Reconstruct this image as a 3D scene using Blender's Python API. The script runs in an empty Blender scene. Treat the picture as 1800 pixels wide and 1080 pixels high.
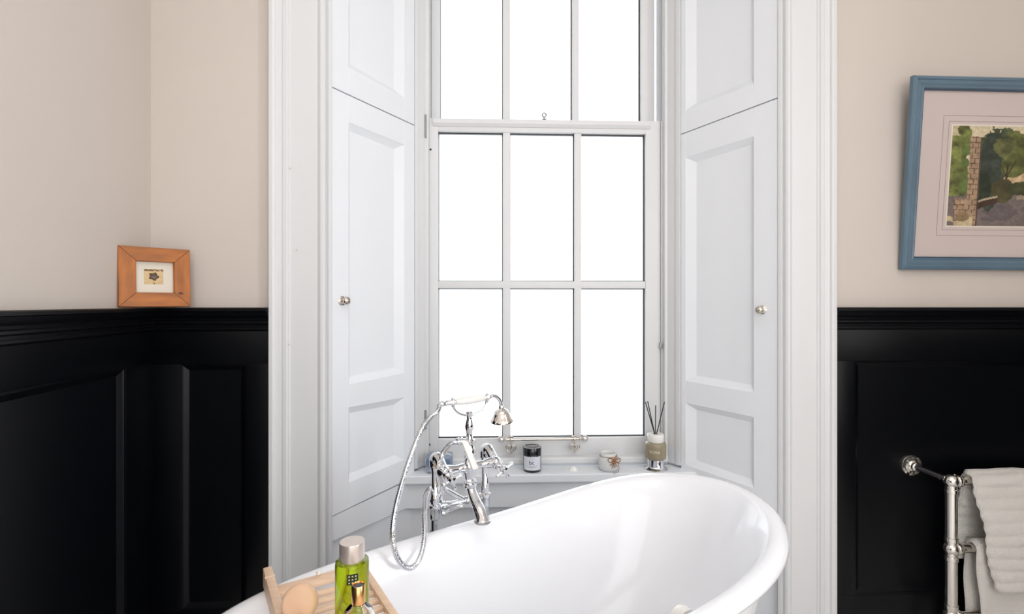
import bpy, bmesh, math, random
import numpy as np
from mathutils import Vector, Matrix
random.seed(7); rng = np.random.default_rng(7)
S = bpy.context.scene
C = S.collection
V = Vector

# ------------------------------------------------------------------ camera
F_PX = 900.0; PSI = math.atan(.0406); HY = 531.5; H = 1.30
cd = bpy.data.cameras.new('camera'); cam = bpy.data.objects.new('camera', cd); C.objects.link(cam)
cam.location = (0, 0, H); cam.rotation_euler = (math.pi/2, 0, -PSI)
cd.sensor_width = 36; cd.lens = F_PX/1800*36; cd.shift_y = -(540-HY)/1800; cd.clip_start = .02
S.camera = cam

# ------------------------------------------------------------------ world, lamps, exposure
w = bpy.data.worlds.new('World'); S.world = w; w.use_nodes = True
bg = w.node_tree.nodes['Background']; bg.inputs[0].default_value = (.90, .95, 1, 1); bg.inputs[1].default_value = 2.5

def area(name, loc, rot, sx, sy, power, col):
    l = bpy.data.lights.new(name, 'AREA'); l.shape = 'RECTANGLE'; l.size = sx; l.size_y = sy
    l.energy = power; l.color = col
    o = bpy.data.objects.new(name, l); C.objects.link(o); o.location = loc; o.rotation_euler = rot
    return o
area('ceiling_fill_light', (.25, -.45, 3.60), (0, 0, 0), 2.2, 1.6, 17, (.955, .985, 1))  # added overhead fill for the room's ambient light, no fitting modelled
area('rear_fill_light', (.35, -1.36, 1.55), (math.radians(90), 0, 0), 1.7, 2.2, 23, (.95, .98, 1))  # added frontal fill behind the camera; the front wall has no window
area('side_fill_light', (2.38, -.60, 1.75), (math.radians(90), 0, math.radians(108)), 1.3, 2.0, 74, (.95, .98, 1))  # added fill to brighten the left wall; no window on the right

S.view_settings.view_transform = 'Standard'; S.view_settings.look = 'None'
S.view_settings.gamma = 1; S.view_settings.use_curve_mapping = False
S.view_settings.exposure = 0.2

# ------------------------------------------------------------------ unprojection: pixel + true distance -> point in the room
def ray(x, y):
    u = (x-900)/F_PX; v = (HY-y)/F_PX
    return V((u*math.cos(PSI)+math.sin(PSI), math.cos(PSI)-u*math.sin(PSI), v))
def at(x, y, Y):
    r = ray(x, y); return r*(Y/r.y)+V((0, 0, H))

# ------------------------------------------------------------------ materials
def srgb(r, g, b):
    f = lambda c: (c/255/12.92) if c/255 <= .04045 else ((c/255+.055)/1.055)**2.4
    return (f(r), f(g), f(b), 1)
def mat(name, col, rough=.5, metal=0, trans=0, ior=1.45, coat=0, spec=.5, sheen=0, sss=0,
        noise=None, bump=None, vcol=None):
    """noise=(scale, amount, stretch xyz) colour mottling; bump=(scale, strength, distance)"""
    m = bpy.data.materials.new(name); m.use_nodes = True
    nt = m.node_tree; N = nt.nodes; L = nt.links; p = N['Principled BSDF']
    p.inputs['Base Color'].default_value = col; p.inputs['Roughness'].default_value = rough
    p.inputs['Metallic'].default_value = metal; p.inputs['Transmission Weight'].default_value = trans
    p.inputs['IOR'].default_value = ior; p.inputs['Coat Weight'].default_value = coat
    p.inputs['Specular IOR Level'].default_value = spec
    p.inputs['Sheen Weight'].default_value = sheen
    if coat: p.inputs['Coat Roughness'].default_value = .05
    if noise or bump:
        tc = N.new('ShaderNodeTexCoord'); mp = N.new('ShaderNodeMapping'); L.new(tc.outputs['Object'], mp.inputs[0])
    if noise:
        sc, am, st = noise; mp.inputs['Scale'].default_value = st
        n = N.new('ShaderNodeTexNoise'); n.inputs['Scale'].default_value = sc; n.inputs['Detail'].default_value = 6
        L.new(mp.outputs[0], n.inputs['Vector'])
        r = N.new('ShaderNodeValToRGB'); r.color_ramp.elements[0].position = .3; r.color_ramp.elements[1].position = .7
        r.color_ramp.elements[0].color = tuple(c*(1-am) for c in col[:3])+(1,)
        r.color_ramp.elements[1].color = tuple(min(1, c*(1+am)) for c in col[:3])+(1,)
        L.new(n.outputs['Fac'], r.inputs[0]); L.new(r.outputs[0], p.inputs['Base Color'])
    if bump:
        sc, stg, dist = bump
        n = N.new('ShaderNodeTexNoise'); n.inputs['Scale'].default_value = sc; n.inputs['Detail'].default_value = 4
        L.new(tc.outputs['Object'], n.inputs['Vector'])
        b = N.new('ShaderNodeBump'); b.inputs['Strength'].default_value = stg; b.inputs['Distance'].default_value = dist
        L.new(n.outputs['Fac'], b.inputs['Height']); L.new(b.outputs[0], p.inputs['Normal'])
    if vcol:
        a = N.new('ShaderNodeVertexColor'); a.layer_name = vcol; L.new(a.outputs[0], p.inputs['Base Color'])
    return m
M = {}
M['wall'] = mat('beige_wall_paint', srgb(211, 201, 193), .75, noise=(1.3, .02, (1, 1, 1)), bump=(140, .05, .001))
M['white'] = mat('white_satin_paint', srgb(234, 237, 242), .38, noise=(3, .012, (1, 1, .3)), bump=(60, .05, .001))
M['cream'] = mat('off_white_satin_paint', srgb(223, 224, 226), .38, noise=(4, .02, (1, 1, .2)), bump=(60, .05, .001))
M['black'] = mat('black_eggshell_paint', (.0013, .0017, .0030, 1), .33, spec=.30, bump=(70, .04, .001))
M['chrome'] = mat('chrome', (.82, .83, .86, 1), .05, 1)
M['nickel'] = mat('polished_nickel', (.66, .60, .53, 1), .14, 1)
M['warm_chrome'] = mat('warm_nickel_plate', (.82, .795, .755, 1), .07, 1)
M['bead'] = mat('glass_bead_beige', (.72, .68, .65, 1), .12, .6)
M['enamel'] = mat('white_bath_enamel', srgb(244, 245, 249), .2, coat=.35)
M['ceramic'] = mat('white_glazed_porcelain', srgb(240, 238, 234), .15, coat=.4)
M['gasket'] = mat('dark_glazing_spacer', (.03, .03, .035, 1), .6)
M['steel'] = mat('grey_hinge_steel', (.35, .35, .36, 1), .4, .8)
M['screw'] = mat('black_screw', (.01, .01, .01, 1), .5)
M['floor'] = mat('floor_boards', srgb(218, 214, 210), .5, noise=(5, .10, (1, 12, 1)))
M['ceiling'] = mat('ceiling_paint', srgb(240, 238, 235), .8)
M['oak'] = mat('orange_pine', srgb(168, 96, 26), .42, noise=(9, .28, (6, 1, 1)))
M['oak_h'] = mat('orange_pine_cross', srgb(168, 96, 26), .42, noise=(9, .28, (1, 1, 6)))
M['frost'] = mat('milky_glass', srgb(246, 247, 247), .12, trans=.25, ior=1.2, coat=.3)
M['oak_dark'] = mat('dark_pine_knot', srgb(92, 42, 14), .45)
M['beech'] = mat('pale_beech', srgb(232, 200, 172), .5, noise=(8, .08, (1, 8, 1)))
M['beech2'] = mat('pink_beech_disc', srgb(233, 192, 162), .45, noise=(9, .06, (1, 5, 1)))
M['mat_board'] = mat('cream_mount_board', srgb(226, 218, 204), .8)
M['pink_board'] = mat('pinkish_mount_board', srgb(206, 192, 188), .8)
M['line'] = mat('ruled_mount_line', srgb(150, 128, 124), .8)
M['blue_frame'] = mat('blue_grey_frame_paint', srgb(92, 118, 136), .28, noise=(6, .10, (1, 1, 1)), coat=.3)
M['blue_dark'] = mat('dark_blue_frame_paint', srgb(52, 74, 98), .3, coat=.3)
M['art'] = mat('printed_artwork', (1, 1, 1, 1), .7, vcol='Col')
M['green_glass'] = mat('green_oil_bottle', srgb(186, 208, 40), .04, trans=.86, ior=1.4)
M['cap'] = mat('brushed_silver_cap', srgb(222, 210, 202), .32, .7)
M['dark_label'] = mat('dark_square_label', srgb(40, 44, 22), .5)
M['label_mark'] = mat('pale_label_marks', srgb(196, 200, 160), .5)
M['clear'] = mat('clear_glass', (.97, .98, .97, 1), .02, trans=1, ior=1.45)
M['amber'] = mat('amber_liquid', srgb(205, 170, 140), .05, trans=.75, ior=1.33)
M['gold'] = mat('polished_copper_gold', srgb(246, 190, 128), .24, 1)
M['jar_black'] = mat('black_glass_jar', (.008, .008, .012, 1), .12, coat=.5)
M['label'] = mat('white_paper_label', srgb(226, 228, 238), .7)
M['ink'] = mat('black_ink', srgb(35, 35, 42), .7)
M['ink_grey'] = mat('grey_ink', srgb(160, 162, 172), .7)
M['wax'] = mat('white_wax', srgb(228, 228, 226), .5)
M['raffia'] = mat('brown_raffia', srgb(158, 112, 72), .8, noise=(60, .3, (1, 1, 4)))
M['khaki'] = mat('khaki_frosted_glass', srgb(150, 140, 116), .25, noise=(9, .05, (1, 1, 1)), coat=.3)
M['reed'] = mat('black_reed', (.012, .012, .014, 1), .7)
M['shell'] = mat('white_shell', srgb(248, 246, 242), .4)
M['blue_glass'] = mat('pale_blue_glass', srgb(216, 228, 242), .08, trans=.7, ior=1.35)
M['blue_dot'] = mat('deep_blue_patch', srgb(104, 128, 162), .2, coat=.4)
M['towel'] = mat('cream_white_towelling', srgb(250, 245, 238), .95, sheen=.5, bump=(330, 1.0, .008))

def pane_mat():
    m = bpy.data.materials.new('window_glass'); m.use_nodes = True
    nt = m.node_tree; N = nt.nodes; L = nt.links; N.remove(N['Principled BSDF'])
    t = N.new('ShaderNodeBsdfTransparent'); g = N.new('ShaderNodeBsdfGlossy'); g.inputs['Roughness'].default_value = .02
    fr = N.new('ShaderNodeFresnel'); fr.inputs[0].default_value = 1.4; x = N.new('ShaderNodeMixShader')
    L.new(fr.outputs[0], x.inputs[0]); L.new(t.outputs[0], x.inputs[1]); L.new(g.outputs[0], x.inputs[2])
    L.new(x.outputs[0], N['Material Output'].inputs[0]); return m
M['pane'] = pane_mat()

# ------------------------------------------------------------------ mesh helpers
class MB:
    def __init__(s): s.bm = bmesh.new(); s.smooth = []
    def quadstrip(s, rings, close_u=True, cap0=False, cap1=False):
        """rings: list of lists of points"""
        R = [[s.bm.verts.new(p) for p in r] for r in rings]
        n = len(R[0])
        for a, b in zip(R, R[1:]):
            for i in range(n if close_u else n-1):
                j = (i+1) % n
                try: s.bm.faces.new((a[i], a[j], b[j], b[i]))
                except ValueError: pass
        if cap0: s.bm.faces.new(R[0][::-1])
        if cap1: s.bm.faces.new(R[-1])
        return s
    def box(s, a, b, mt=None, ch=0):
        a, b = V(a), V(b)
        lo = V(map(min, a, b)); hi = V(map(max, a, b))
        r = bmesh.ops.create_cube(s.bm, size=1)
        vs = r['verts']
        for v in vs: v.co = V([(lo[i]+hi[i])/2+v.co[i]*(hi[i]-lo[i]) for i in range(3)])
        if ch:
            es = {e for v in vs for e in v.link_edges}
            q = bmesh.ops.bevel(s.bm, geom=list(es), offset=ch, segments=2, affect='EDGES', profile=.6)
            vs = q['verts'] if False else [v for v in {v for f in q['faces'] for v in f.verts} | {v for v in vs if v.is_valid}]
        if mt is not None:
            for v in vs: v.co = mt @ v.co
        return s
    def lathe(s, prof, mt=None, seg=32, caps=True):
        """prof: list of (r, z); axis z; mt places it"""
        mt = mt or Matrix()
        rings = []
        for r, z in prof:
            r = max(r, 1e-5)
            rings.append([mt @ V((r*math.cos(2*math.pi*k/seg), r*math.sin(2*math.pi*k/seg), z)) for k in range(seg)])
        return s.quadstrip(rings, True, caps, caps)
    def tube(s, pts, rad, seg=14, caps=True):
        pts = [V(p) for p in pts]
        rads = rad if hasattr(rad, '__len__') else [rad]*len(pts)
        t0 = (pts[1]-pts[0]).normalized(); up = V((0, 0, 1)) if abs(t0.z) < .9 else V((1, 0, 0))
        nrm = (up-t0*up.dot(t0)).normalized(); rings = []
        for i, p in enumerate(pts):
            t = (pts[min(i+1, len(pts)-1)]-pts[max(i-1, 0)]).normalized()
            nrm = (nrm-t*nrm.dot(t)).normalized(); bn = t.cross(nrm)
            rings.append([p+(nrm*math.cos(2*math.pi*k/seg)+bn*math.sin(2*math.pi*k/seg))*rads[i] for k in range(seg)])
        return s.quadstrip(rings, True, caps, caps)
    def prism(s, poly, f):
        """poly: 2D outline, f(u,v,e) -> point, e in {0,1}"""
        a = [s.bm.verts.new(f(u, v, 0)) for u, v in poly]; b = [s.bm.verts.new(f(u, v, 1)) for u, v in poly]
        n = len(poly)
        s.bm.faces.new(a[::-1]); s.bm.faces.new(b)
        for i in range(n): s.bm.faces.new((a[i], a[(i+1) % n], b[(i+1) % n], b[i]))
        return s
    def build(s, name, m, parent=None, smooth=None, world=True):
        bmesh.ops.remove_doubles(s.bm, verts=s.bm.verts, dist=1e-6)
        bmesh.ops.recalc_face_normals(s.bm, faces=s.bm.faces)
        me = bpy.data.meshes.new(name); s.bm.to_mesh(me); s.bm.free()
        me.materials.append(m)
        if smooth is not None:
            me.polygons.foreach_set('use_smooth', [True]*len(me.polygons))
            if smooth < 180: me.set_sharp_from_angle(angle=math.radians(smooth))
        o = bpy.data.objects.new(name, me); C.objects.link(o)
        if parent:
            o.parent = parent
            if world:
                base = V((0, 0, 0)); q = parent
                mw = parent_matrix(parent); o.matrix_parent_inverse = mw.inverted()
        return o
def parent_matrix(o):
    mw = o.matrix_basis.copy()
    if o.parent: mw = parent_matrix(o.parent) @ o.matrix_parent_inverse @ mw
    return mw
def empty(name, loc, label=None, cat=None, group=None, kind=None):
    o = bpy.data.objects.new(name, None); C.objects.link(o); o.location = loc; o.empty_display_size = .05
    return tag(o, label, cat, group, kind)
def tag(o, label=None, cat=None, group=None, kind=None):
    if label: o['label'] = label
    if cat: o['category'] = cat
    if group: o['group'] = group
    if kind: o['kind'] = kind
    return o
def frame_mat(origin, xdir, ydir, zdir):
    m = Matrix.Identity(4)
    for i, d in enumerate((xdir, ydir, zdir)):
        for k in range(3): m[k][i] = d[k]
    for k in range(3): m[k][3] = origin[k]
    return m
def axis_mat(origin, zdir):
    z = V(zdir).normalized(); u = V((0, 0, 1)) if abs(z.z) < .95 else V((0, 1, 0))
    x = u.cross(z).normalized(); y = z.cross(x); return frame_mat(origin, x, y, z)
def spline(pts, n=12):
    P = [V(p) for p in pts]; P = [2*P[0]-P[1]]+P+[2*P[-1]-P[-2]]; out = []
    for i in range(1, len(P)-2):
        a, b, c, d = P[i-1:i+3]
        for k in range(n):
            t = k/n
            out.append(.5*((2*b)+(c-a)*t+(2*a-5*b+4*c-d)*t*t+(3*b-a-3*c+d)*t**3))
    return out+[P[-2]]
def text_mesh(txt, size, font_scale=1):
    cu = bpy.data.curves.new('t', 'FONT'); cu.body = txt; cu.size = size; cu.align_x = 'CENTER'; cu.align_y = 'CENTER'; cu.resolution_u = 3
    to = bpy.data.objects.new('t', cu); C.objects.link(to)
    dg = bpy.context.evaluated_depsgraph_get(); me = bpy.data.meshes.new_from_object(to.evaluated_get(dg))
    bm = bmesh.new(); bm.from_mesh(me); C.objects.unlink(to); bpy.data.objects.remove(to); bpy.data.meshes.remove(me)
    return bm
def wrap_text(txt, size, cx, cy, r, face, z, name, m, parent, sx=1):
    """text wrapped round a vertical cylinder (cx,cy,r) centred on the direction `face` (angle)"""
    mb = MB(); mb.bm = text_mesh(txt, size)
    bmesh.ops.subdivide_edges(mb.bm, edges=mb.bm.edges, cuts=1)
    for v in mb.bm.verts:
        a = face+v.co.x*sx/r
        v.co = V((cx+r*math.cos(a), cy+r*math.sin(a), z+v.co.y))
    return mb.build(name, m, parent)

# ================================================================== SETTING
D = 1.85            # front face of the back wall
WL, WR = -.584, 1.0745   # window recess at the wall plane
W2 = 2.22           # where the splay ends
XL2, XR2 = -.283, .7705
CEIL = 3.75; HEAD = 3.46
CX = -1.196         # left back corner
LK = -.0976         # left wall dX/dY
FY = -1.4; RX = 2.45
def lw(Y): return CX+LK*(Y-D)

mb = MB(); mb.box((-1.6, FY-.2, -.1), (RX+.2, 2.6, 0)); tag(mb.build('floor', M['floor']), kind='structure')
mb = MB(); mb.box((-1.6, FY-.2, CEIL), (RX+.2, 2.6, CEIL+.1)); tag(mb.build('ceiling', M['ceiling']), kind='structure')
# back wall: two piers, a panel above the window; the wall is thick
mb = MB()
mb.box((CX-.4, D, 0), (WL, D+.16, CEIL)); mb.box((WR, D, 0), (RX+.2, D+.16, CEIL)); mb.box((WL, D, HEAD), (WR, D+.16, CEIL))
tag(mb.build('wall_back', M['wall']), kind='structure')
mb = MB()
mb.prism([(lw(FY), FY), (lw(D), D), (lw(D)-.15, D), (lw(FY)-.15, FY)], lambda u, v, e: V((u, v, e*CEIL)))
tag(mb.build('wall_left', M['wall']), kind='structure')
mb = MB(); mb.box((RX, FY, 0), (RX+.15, D, CEIL)); tag(mb.build('wall_right', M['wall']), kind='structure')
mb = MB(); mb.box((-1.1, FY-.15, 0), (RX, FY, CEIL)); tag(mb.build('wall_front', M['wall']), kind='structure')
# masonry of the recess behind the joinery
mb = MB()
def sp(A, B, d):   # offset a splay line outwards
    a, b = V(A).to_2d(), V(B).to_2d(); t = (b-a).normalized(); n = V((t.y, -t.x))
    return a, b, t, n
mb.prism([(WL-.012, D+.02), (XL2-.012, W2), (XL2-.012, 2.45), (XL2-.25, 2.45), (WL-.2, D+.02)], lambda u, v, e: V((u, v, e*HEAD)))
mb.prism([(WR+.012, D+.02), (WR+.2, D+.02), (XR2+.25, 2.45), (XR2+.012, 2.45), (XR2+.012, W2)], lambda u, v, e: V((u, v, e*HEAD)))
mb.prism([(WL, D+.02), (WR, D+.02), (XR2, 2.45), (XL2, 2.45)], lambda u, v, e: V((u, v, HEAD+e*.1)))
mb.prism([(XL2-.16, 2.17), (XR2+.16, 2.17), (XR2+.1, 2.4), (XL2-.1, 2.4)], lambda u, v, e: V((u, v, e*.55)))
tag(mb.build('wall_recess', M['white']), kind='structure')

# ---- generic joinery on a vertical plane
class Plane:
    """origin A, direction t (2D unit), room-facing normal n (2D)"""
    def __init__(s, A, B, side):
        s.A = V((A[0], A[1])); d = V((B[0]-A[0], B[1]-A[1])); s.L = d.length; s.t = d.normalized()
        s.n = V((s.t.y, -s.t.x))*side
    def P(s, u, d, z):
        q = s.A+s.t*u+s.n*d; return V((q.x, q.y, z))
    def m(s): return frame_mat(V((s.A.x, s.A.y, 0)), V((s.t.x, s.t.y, 0)), V((s.n.x, s.n.y, 0)), V((0, 0, 1)))
    def board(s, name, mt, par, u0, u1, z0, z1, d0, d1, ch=.002, zl=None):
        mb = MB(); mb.box((u0, d0, z0), (u1, d1, z1), s.m(), ch); return mb.build(name, mt, par, 30)
    def panel(s, name, mt, par, u0, u1, z0, z1, df, db, bev, skew=0):
        """sunk panel: moulding sloping from the frame face df down to db over width bev.
        skew raises the u1 end"""
        mb = MB()
        def ring(i, d):
            c = [(u0+i, z0+i), (u1-i, z0+i), (u1-i, z1-i), (u0+i, z1-i)]
            return [s.P(u, d, z+skew*(u-u0)/(u1-u0)) for u, z in c]
        mb.quadstrip([ring(0, db-.01), ring(0, df-.001), ring(bev*.25, df-.002), ring(bev*.35, df-(df-db)*.35), ring(bev*.9, db+.002), ring(bev, db)], True, True, True)
        return mb.build(name, mt, par)
    def profile(s, name, mt, par, u0, u1, prof, zoff, smooth=20):
        """horizontal moulding: prof [(d, z)]"""
        mb = MB(); mb.prism(prof, lambda d, z, e: s.P(u0+(u1-u0)*e, d, z+zoff)); return mb.build(name, mt, par, smooth)
    def vprofile(s, name, mt, par, prof, z0, z1):
        """vertical moulding: prof [(u, d)]"""
        mb = MB(); mb.prism(prof, lambda u, d, e: s.P(u, d, z0+(z1-z0)*e)); return mb.build(name, mt, par, 20)

# ---- black wainscot
RAILP = [(0, 0), (.043, 0), (.046, -.003), (.046, -.012), (.040, -.015), (.038, -.022), (.034, -.030), (.026, -.036), (.0245, -.044),
         (.029, -.048), (.029, -.055), (.022, -.060), (.0215, -.068), (.026, -.070), (.026, -.077), (.020, -.083), (.001, -.083)]
def wainscot(name, pl, cells, ztop, prail):
    e = empty(name, (pl.A.x, pl.A.y, 0), kind='structure')
    zt = 1.281
    u0, u1 = 0, pl.L
    # rails
    pl.board('rail', M['black'], e, u0, u1, prail, zt-.07, 0, .018)
    pl.board('rail', M['black'], e, u0, u1, 0, .22, 0, .018)
    last = u0
    for a, b in cells:
        pl.board('stile', M['black'], e, last, a, .22, prail, 0, .018); last = b
        pl.panel('panel', M['black'], e, a, b, .22, prail, .018, .004, .024)
    pl.board('stile', M['black'], e, last, u1, .22, prail, 0, .018)
    pl.profile('dado_rail', M['black'], e, u0, u1, RAILP, zt)
    return e
plL = Plane((lw(FY), FY), (lw(D), D), 1)
LL = plL.L
uY = lambda Y: (Y-FY)*math.sqrt(1+LK*LK)
wainscot('trim_1', plL, [(uY(-1.25), uY(-.35)), (uY(-.2), uY(.62)), (uY(.77), uY(1.675))], 1.28, 1.092)
plBL = Plane((CX, D), (at(478, 0, D).x, D), 1)
wainscot('trim_2', plBL, [(at(322, 0, D).x-CX, at(437, 0, D).x-CX)], 1.28, 1.084)
xr0 = at(1462, 0, D).x
plBR = Plane((xr0, D), (RX, D), 1)
wainscot('trim_3', plBR, [(at(1496, 0, D).x-xr0, 1.02)], 1.28, 1.084)
plR = Plane((RX, D), (RX, FY), 1)
wainscot('trim_4', plR, [(.15, 1.0), (1.15, 2.0), (2.15, 3.1)], 1.28, 1.084)

# ---- architrave
arch = empty('trim_5', (.245, D, 0), kind='structure')
AP = [(0, 0), (0, .030), (.004, .035), (.016, .036), (.022, .033), (.026, .026), (.044, .024), (.048, .026), (.060, .0265), (.064, .021), (.068, .0215), (.072, .017),
      (.166, .017), (.170, .020), (.178, .024), (.186, .024), (.192, .018), (.194, 0)]
for side in (0, 1):
    xo = at(478, 0, D).x if side == 0 else at(1462, 0, D).x
    mb = MB(); sg = 1 if side == 0 else -1
    k = (WL-xo)/.194 if side == 0 else (xo-WR)/.194
    mb.prism([(xo+sg*u*k, D-d) for u, d in AP], lambda u, v, e: V((u, v, e*(HEAD+.1))))
    mb.build('architrave', M['cream'], arch, 20)
mb = MB(); mb.prism([(z, d) for z, d in AP], lambda u, d, e: V((-.78+2.045*e, D-d, HEAD+.29-u)))
mb.build('architrave', M['cream'], arch, 20)
for px, py in ((510, 296), (521, 440), (508, 606)):
    p = at(px, py, D-.0255); mb = MB(); mb.lathe([(.0001, .0), (.0032, .0), (.0026, .0008), (.0001, .001)], axis_mat(p+V((0, .0003, 0)), (0, -1, 0)), 10)
    mb.build('filled_nail_hole', mat('knot_stain', srgb(214, 200, 186), .6), arch)

# ---- window
win = empty('window_1', (.245, 2.24, .60), kind='structure')
YS = 2.24
xa, xb = at(770, 0, YS).x, at(1135, 0, YS).x           # lower glass
b1, b2, b3, b4 = (at(p, 0, YS).x for p in (884, 897, 1010, 1022.5))
z1, z2, z3, z4 = (at(950, p, YS).z for p in (770.5, 507.3, 494.5, 233))
zr, zt = at(950, 803, YS).z, at(950, 210, YS).z        # foot of bottom rail, top of meeting rail
xs0, xs1 = XL2+.012, at(1161, 0, YS).x
def bar(mb, x0, x1, za, zb, y0, y1, ch=.004): mb.box((x0, y0, za), (x1, y1, zb), None, ch)
def sash(name, x0, x1, g0, g1, bars, rows, zlo, zhi, y0):
    """rows: list of (z0,z1) glass openings"""
    mb = MB()
    bar(mb, x0, g0, zlo, zhi, y0, y0+.04); bar(mb, g1, x1, zlo, zhi, y0, y0+.04)
    zz = [zlo]+[z for r in rows for z in r]+[zhi]
    for i in range(0, len(zz), 2):
        inner = 0 < i < len(zz)-2
        bar(mb, g0-.001, g1+.001, zz[i], zz[i+1], y0+(.004 if inner else 0), y0+.04)
        if not inner: pass
    for a, b in bars: bar(mb, a, b, rows[0][0]-.001, rows[-1][1]+.001, y0+.0046, y0+.0385)
    # glazing mouldings
    so = mb.build(name, M['cream'], win, 30)
    xs = [g0]+[x for b in bars for x in b]+[g1]
    gk = MB()
    for r0, r1 in rows:
        for i in range(0, len(xs), 2):
            a, b = xs[i], xs[i+1]
            p = MB(); p.box((a-.004, y0+.024, r0-.004), (b+.004, y0+.028, r1+.004)); p.build('pane', M['pane'], so)
            t = .0035
            gk.box((a-.002, y0+.019, r0-.002), (a+t*.5, y0+.035, r1+.002)); gk.box((b-t, y0+.019, r0-.002), (b+.002, y0+.035, r1+.002))
            gk.box((a-.002, y0+.019, r0-.002), (b+.002, y0+.035, r0+t*.9)); gk.box((a-.002, y0+.019, r1-t), (b+.002, y0+.035, r1+.002))
    gk.build('glazing_gasket', M['gasket'], so)
    return so
sash('lower_sash', xs0, xs1, xa, xb, [(b1, b2), (b3, b4)], [(z1, z2), (z3, z4)], zr, zt, YS)
# moulded nosing of the meeting rail and bottom rail
mb = MB(); mb.prism([(0, 0), (-.012, -.004), (-.012, -.022), (-.004, -.034), (0, -.036)], lambda d, z, e: V((xa-.02+(xb-xa+.04)*e, YS+d, zt+z-.002)))
mb.build('meeting_rail_moulding', M['cream'], win, 20)
ghost = mb
YU = YS+.055
ua, ub = at(773, 0, YU).x, at(1127, 0, YU).x
c1, c2, c3, c4 = (at(p, 0, YU).x for p in (884, 896, 1006, 1018))
ph = z4-z3
u1z = zt+.03
sash('upper_sash', xs0+.004, ub+.062, ua, ub, [(c1, c2), (c3, c4)], [(at(950, 211, YU).z, at(950, 211, YU).z+ph), (at(950, 211, YU).z+ph+.03, at(950, 211, YU).z+2*ph+.03)], zt-.05, at(950, 211, YU).z+2*ph+.10, YU)
# box linings, beads and outer frame
mb = MB()
mb.box((XL2-.04, W2, .55), (XL2+.001, 2.40, HEAD)); mb.box((XR2-.001, W2, .55), (XR2+.04, 2.40, HEAD))
mb.box((XL2, W2+.045+.035, .55), (XL2+.014, 2.40, HEAD), None, .001)
mb.box((xs1+.002, YS-.002, .55), (XR2, YS+.04, zt), None, .002)
mb.box((xs1+.006, YS+.05, zt-.01), (XR2, YS+.12, HEAD), None, .002)
mb.box((XL2, YS+.02, zt+.6+.8), (XR2, 2.40, HEAD))
mb.box((XL2, YS+.10, .50), (XR2, 2.40, .62))
mb.build('box_frame', M['cream'], win, 30)
for x0, x1 in ((XL2-.001, XL2+.014), (XR2-.013, XR2+.001)):
    mb = MB(); mb.box((x0, W2-.012, .60), (x1, YS-.001, HEAD), None, .003); mb.build('staff_bead', M['cream'], win, 30)
mb = MB(); mb.prism([(YS, .629), (W2-.012, .627), (W2-.018, .620), (W2-.018, .605), (W2-.008, .592), (YS, .590)], lambda y, z, e: V((XL2+(XR2-XL2)*e, y, z)))
mb.build('bottom_bead', M['cream'], win, 20)
# sash lift eye on the meeting rail
p = at(957, 211, YS-.004)
mb = MB(); mb.lathe([(.010, 0), (.010, .003), (.004, .006), (.004, .012)], axis_mat(V((p.x, YS+.004, zt-.001)), (0, 0, 1)), 14)
mb.tube([V((p.x+.0085*math.cos(a), YS+.004, zt+.0205+.0085*math.sin(a))) for a in np.linspace(0, 2*math.pi, 17)], .0032, 8)
mb.build('sash_eye', M['steel'], win, 40)
for py0, py1 in ((205, 242), (722, 752)):
    q0, q1 = at(747.5, py0, W2-.004), at(747.5, py1, W2-.004)
    mb = MB(); mb.box((q0.x-.004, W2-.016, q1.z), (q0.x+.002, W2-.006, q0.z), None, .001)
    mb.tube([V((q0.x+.003, W2-.015, q1.z-.004)), V((q0.x+.003, W2-.015, q0.z+.004))], .0042, 10); mb.build('hinge', M['steel'], win, 40)
for px, py in ((757, 263), (755, 782)):
    p = at(px, py, YS); mb = MB(); mb.lathe([(.0001, 0), (.0045, 0), (.0045, .0016), (.0001, .002)], axis_mat(V((p.x, YS+.0005, p.z)), (0, -1, 0)), 12); mb.build('screw', M['screw'], win, 40)
p = at(1161, 608, YS-.004); mb = MB()
mb.box((p.x-.004, YS-.014, p.z-.014), (p.x+.003, YS-.001, p.z+.014), None, .001); mb.tube([V((p.x-.008, YS-.012, p.z-.004)), V((p.x+.006, YS-.012, p.z+.002))], .003, 8)
mb.build('catch', M['steel'], win, 40)

# window board (sill) and apron: splayed ends
SZ = .591; SYF = 2.10
def splx(Y, side): # x of splay face
    k = (Y-D)/(W2-D); return WL+(XL2-WL)*k if side == 0 else WR+(XR2-WR)*k
mb = MB()
ysec = [(SYF, 0), (2.205, 0)]
mb.prism([(splx(SYF, 0)+.004, SYF), (splx(SYF, 1)-.004, SYF), (splx(2.206, 1), 2.206), (splx(2.206, 0), 2.206)], lambda u, v, e: V((u, v, SZ-.036+.036*e)))
bmesh.ops.bevel(mb.bm, geom=[e for e in mb.bm.edges if abs(e.verts[0].co.y-SYF) < 1e-4 and abs(e.verts[1].co.y-SYF) < 1e-4 and abs(e.verts[0].co.z-e.verts[1].co.z) < 1e-4], offset=.005, segments=3, affect='EDGES')
mb.build('window_sill', M['white'], win, 30)
mb = MB(); mb.prism([(splx(2.135, 0)+.002, 2.135), (splx(2.135, 1)-.002, 2.135), (splx(2.16, 1), 2.175), (splx(2.16, 0), 2.175)], lambda u, v, e: V((u, v, .445+(SZ-.036-.445)*e)))
mb.build('apron', M['white'], win, 30)

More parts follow.
